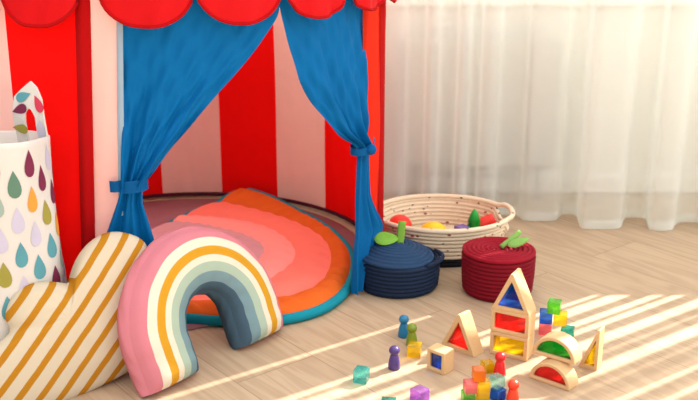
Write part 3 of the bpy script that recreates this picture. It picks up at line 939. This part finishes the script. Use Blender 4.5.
def inset(P, d):
    n = len(P); out = []
    for i in range(n):
        a, b, c = Vector(P[i-1]), Vector(P[i]), Vector(P[(i+1) % n])
        e1, e2 = (b-a).normalized(), (c-b).normalized()
        n1, n2 = Vector((-e1.y, e1.x)), Vector((-e2.y, e2.x))
        k = (n1+n2); k = k/max(k.dot(n1), .15); q = b+k*d; out.append((q.x, q.y))
    return out
def window_block(name, label, P, wall, t, pane, front_mid, z, rz, inner=None):
    """frame of beech with a coloured pane; front_mid = middle of the front lower edge on the floor"""
    back = Vector((-math.sin(rz), math.cos(rz), 0))
    loc = Vector((front_mid[0], front_mid[1], z))+back*(t/2)
    o = thing(name, label, 'toy block', loc, rz)
    I = inner or inset(P, wall)
    f = fix_normals(obj('frame', *ring_prism(P, I, t), M_beech, o, smooth=False)); bevel(f, .0016, 2); sharp(f, 30)
    fix_normals(obj('pane', *prism([(x*1.0, zz) for x, zz in I], .004, -t/2+.008), pane, o, smooth=False))
    return o
def rect(w, h): return [(-w/2, 0), (w/2, 0), (w/2, h), (-w/2, h)]
def tri(w, h): return [(-w/2, 0), (w/2, 0), (.003, h), (-.003, h)]
def half(r, n=24): return [(-r, 0), (r, 0)] + [(r*math.cos(PI*i/n), r*math.sin(PI*i/n)) for i in range(1, n)]
tw = R(-29.5); tf = (.335, 1.835); TW = .083
def tri_in(w, h, d):
    a = math.atan2(h, w/2)
    x0 = w/2-d/math.tan(a/2); zt = h-d/math.cos(a)
    return [(-x0, d), (x0, d), (.0008, zt), (-.0008, zt)]
def half_in(r, d, n=24):
    a0 = math.asin(d/(r-d)); q = r-d
    return [(-q*math.cos(a0), d), (q*math.cos(a0), d)] + [(q*math.cos(a0+(PI-2*a0)*i/n), q*math.sin(a0+(PI-2*a0)*i/n)) for i in range(1, n)]
window_block('rectangle_block', 'yellow-paned wooden rectangle block at the bottom of the tower', rect(TW, .052), .0080, .044, A_yel, tf, 0, tw)
window_block('rectangle_block', 'red-paned wooden rectangle block in the middle of the tower', rect(TW, .052), .0080, .044, A_red, tf, .0523, tw)
window_block('triangle_block', 'blue-paned wooden triangle block on top of the tower', tri(TW, .083), 0, .044, A_blu, tf, .1046, tw, inner=tri_in(TW, .083, .0078))
window_block('triangle_block', 'red-paned wooden triangle block standing on the floor left of the tower', tri(.090, .084), 0, .036, A_red, (.232, 1.866), 0, R(-45), inner=tri_in(.090, .084, .0085))
window_block('square_block', 'small blue-paned wooden square block in front of the red-paned triangle', rect(.044, .048), .0075, .034, A_blu, (.176, 1.768), 0, R(-42))
window_block('arch_block', 'red-paned wooden half-circle block standing on the floor under the green-paned one', half(.045), 0, .040, A_red, (.398, 1.716), 0, R(-40), inner=half_in(.045, .0075))
window_block('arch_block', 'green-paned wooden half-circle block resting on top of the red-paned one', half(.046), 0, .040, A_grn, (.4075, 1.737), .0453, R(-36), inner=half_in(.046, .0075))
window_block('triangle_block', 'yellow-paned wooden right-angled triangle block at the right of the arches', [(-.020, 0), (.020, 0), (.020, .090), (.016, .090)], 0, .030, A_yel, (.491, 1.784), 0, R(-33), inner=[(-.0095, .0075), (.0135, .0075), (.0135, .066), (.0125, .066)])

# ---------------------------------------------------------------- peg dolls
def peg_mesh():
    P = [(0, 0), (.0118, 0), (.0126, .0015), (.0124, .010), (.0108, .022), (.0086, .032), (.0078, .0345)]
    for k in range(0, 15):
        a = R(-52)+(R(90)+R(52))*k/14; P.append((max(0, .0112*math.cos(a)), .0455+.0112*math.sin(a)))
    return lathe([(r, z*.9) for r, z in P], 32, cap=False)
def peg(label, rgb, nm, x, y):
    o = obj('peg_doll', *peg_mesh(), plain('peg_'+nm, rgb, .35, .04, 60, .5)); o.location = (x, y, 0)
    tag(o, label, 'peg doll', 'painted peg dolls'); return o
peg('turquoise blue wooden peg doll, farthest back on the floor', (8, 108, 150), 'blue', .121, 1.938)
peg('olive green wooden peg doll beside the blue peg doll', (112, 132, 22), 'olive', .136, 1.894)
peg('dark purple wooden peg doll standing left of the blue-paned square block', (72, 50, 112), 'purple', .093, 1.786)
peg('bright red wooden peg doll in front of the yellow-paned tower block', (212, 18, 22), 'red', .306, 1.756)
peg('orange-red wooden peg doll right of the blue cube', (228, 56, 18), 'vermilion', .3135, 1.640)

# ---------------------------------------------------------------- translucent cubes
CS = .028
AC = {n_: acrylic('cube_'+n_, c, cl_) for n_, c, cl_ in (('teal', (110, 214, 210), .74), ('aqua', (176, 236, 226), .80), ('lilac', (204, 132, 238), .68), ('yellow', (255, 220, 20), .68), ('orange', (252, 150, 10), .62), ('pink', (255, 140, 150), .62), ('green', (110, 214, 60), .68), ('blue', (24, 120, 226), .62), ('jade', (20, 176, 160), .68))}
def cube(label, c, x, y, z=0, rz=0, s=CS):
    o = obj('gem_cube', *boxes([(-s/2, -s/2, 0, s/2, s/2, s)]), AC[c], smooth=False)
    o.location = (x, y, z); o.rotation_euler = (0, 0, R(rz)); b = bevel(o, .0022, 2)
    tag(o, label, 'cube', 'see-through coloured cubes'); return o
cube('teal see-through cube alone on the floor in front of the purple peg doll', 'teal', .025, 1.731, 0, -18)
cube('yellow see-through cube on the floor in front of the olive peg doll', 'yellow', .139, 1.845, 0, -14)
cube('lilac see-through cube on the floor at the bottom edge of the photo', 'lilac', .136, 1.648, 0, 40)
cube('dark teal see-through cube cut by the bottom edge left of the lilac cube', 'jade', .074, 1.604, 0, -8)
pz = 8; CF = .0235; CS = .030
cube('grass green cube at the bottom left of the front pile', 'green', .2285, 1.646, 0, pz, CF)
cube('yellow cube at the bottom of the front pile, under another yellow cube', 'yellow', .2560, 1.648, 0, pz, CF)
cube('blue cube at the bottom right of the front pile, beside the orange-red peg doll', 'blue', .2880, 1.657, 0, 38, CF)
cube('pink cube on the green cube in the front pile', 'pink', .2315, 1.643, CF+.0002, pz, CF)
cube('yellow cube in the middle layer of the front pile, under the orange cube', 'yellow', .2570, 1.647, CF+.0002, pz, CF)
cube('orange cube on top of the front pile', 'orange', .2475, 1.649, 2*CF+.0004, pz-4, CF)
cube('pale aqua clear cube set cornerwise on the blue cube of the front pile', 'aqua', .2860, 1.664, CF+.0002, 40, CF)
cube('yellow cube standing for yellow light cast left of the red peg doll', 'yellow', .283, 1.773, 0, 20, .0225)  # yellow light cast on the floor, built as a small cube
cube('pink cube at the bottom of the rear pile, under the blue cube', 'pink', .437, 1.955, 0, -12)
cube('teal cube at the bottom right of the rear pile, behind the green-paned arch', 'jade', .480, 1.925, 0, -20)
cube('blue cube in the middle of the rear pile, left of the yellow cube', 'blue', .4355, 1.948, CS+.0002, -12)
cube('yellow cube in the middle of the rear pile, under the bright green cube', 'yellow', .4655, 1.937, CS+.0002, -16)
cube('bright green cube on top of the rear pile', 'green', .449, 1.932, 2*CS+.0004, -22)

# ---------------------------------------------------------------- light
sun = bpy.data.lights.new('sun', 'SUN'); so = bpy.data.objects.new('sun', sun); COL.objects.link(so)
EL = R(37)
d = Vector((-.814*math.cos(EL), -.581*math.cos(EL), -math.sin(EL)))
so.rotation_euler = d.to_track_quat('-Z', 'Y').to_euler(); so.location = (3, 5, 4)
sun.energy = 21.0; sun.angle = R(.35); sun.color = (1, .945, .87)
wd = bpy.data.worlds.new('world'); sc.world = wd; wd.use_nodes = True
bg = wd.node_tree.nodes['Background']; bg.inputs[0].default_value = (1, .99, .975, 1); bg.inputs[1].default_value = 1.15

wn = wd.node_tree; wt = N(wn, 'TexCoord'); dv = N(wn, 'VectorMath', operation='DOT_PRODUCT'); L(wn, wt.outputs['Generated'], dv.inputs[0]); dv.inputs[1].default_value = (.45, .12, .70)
st = math_node(wn, 'ADD', dv.outputs['Value'], .92); L(wn, st, bg.inputs[1])
sc.view_settings.view_transform = 'Standard'; sc.view_settings.look = 'None'; sc.view_settings.gamma = 1; sc.view_settings.use_curve_mapping = False
sc.view_settings.exposure = 0.52
cy = sc.cycles; cy.use_denoising = True; cy.max_bounces = 10; cy.transparent_max_bounces = 24; cy.diffuse_bounces = 6; cy.transmission_bounces = 8
cy.sample_clamp_indirect = 6; cy.caustics_reflective = False; cy.caustics_refractive = False
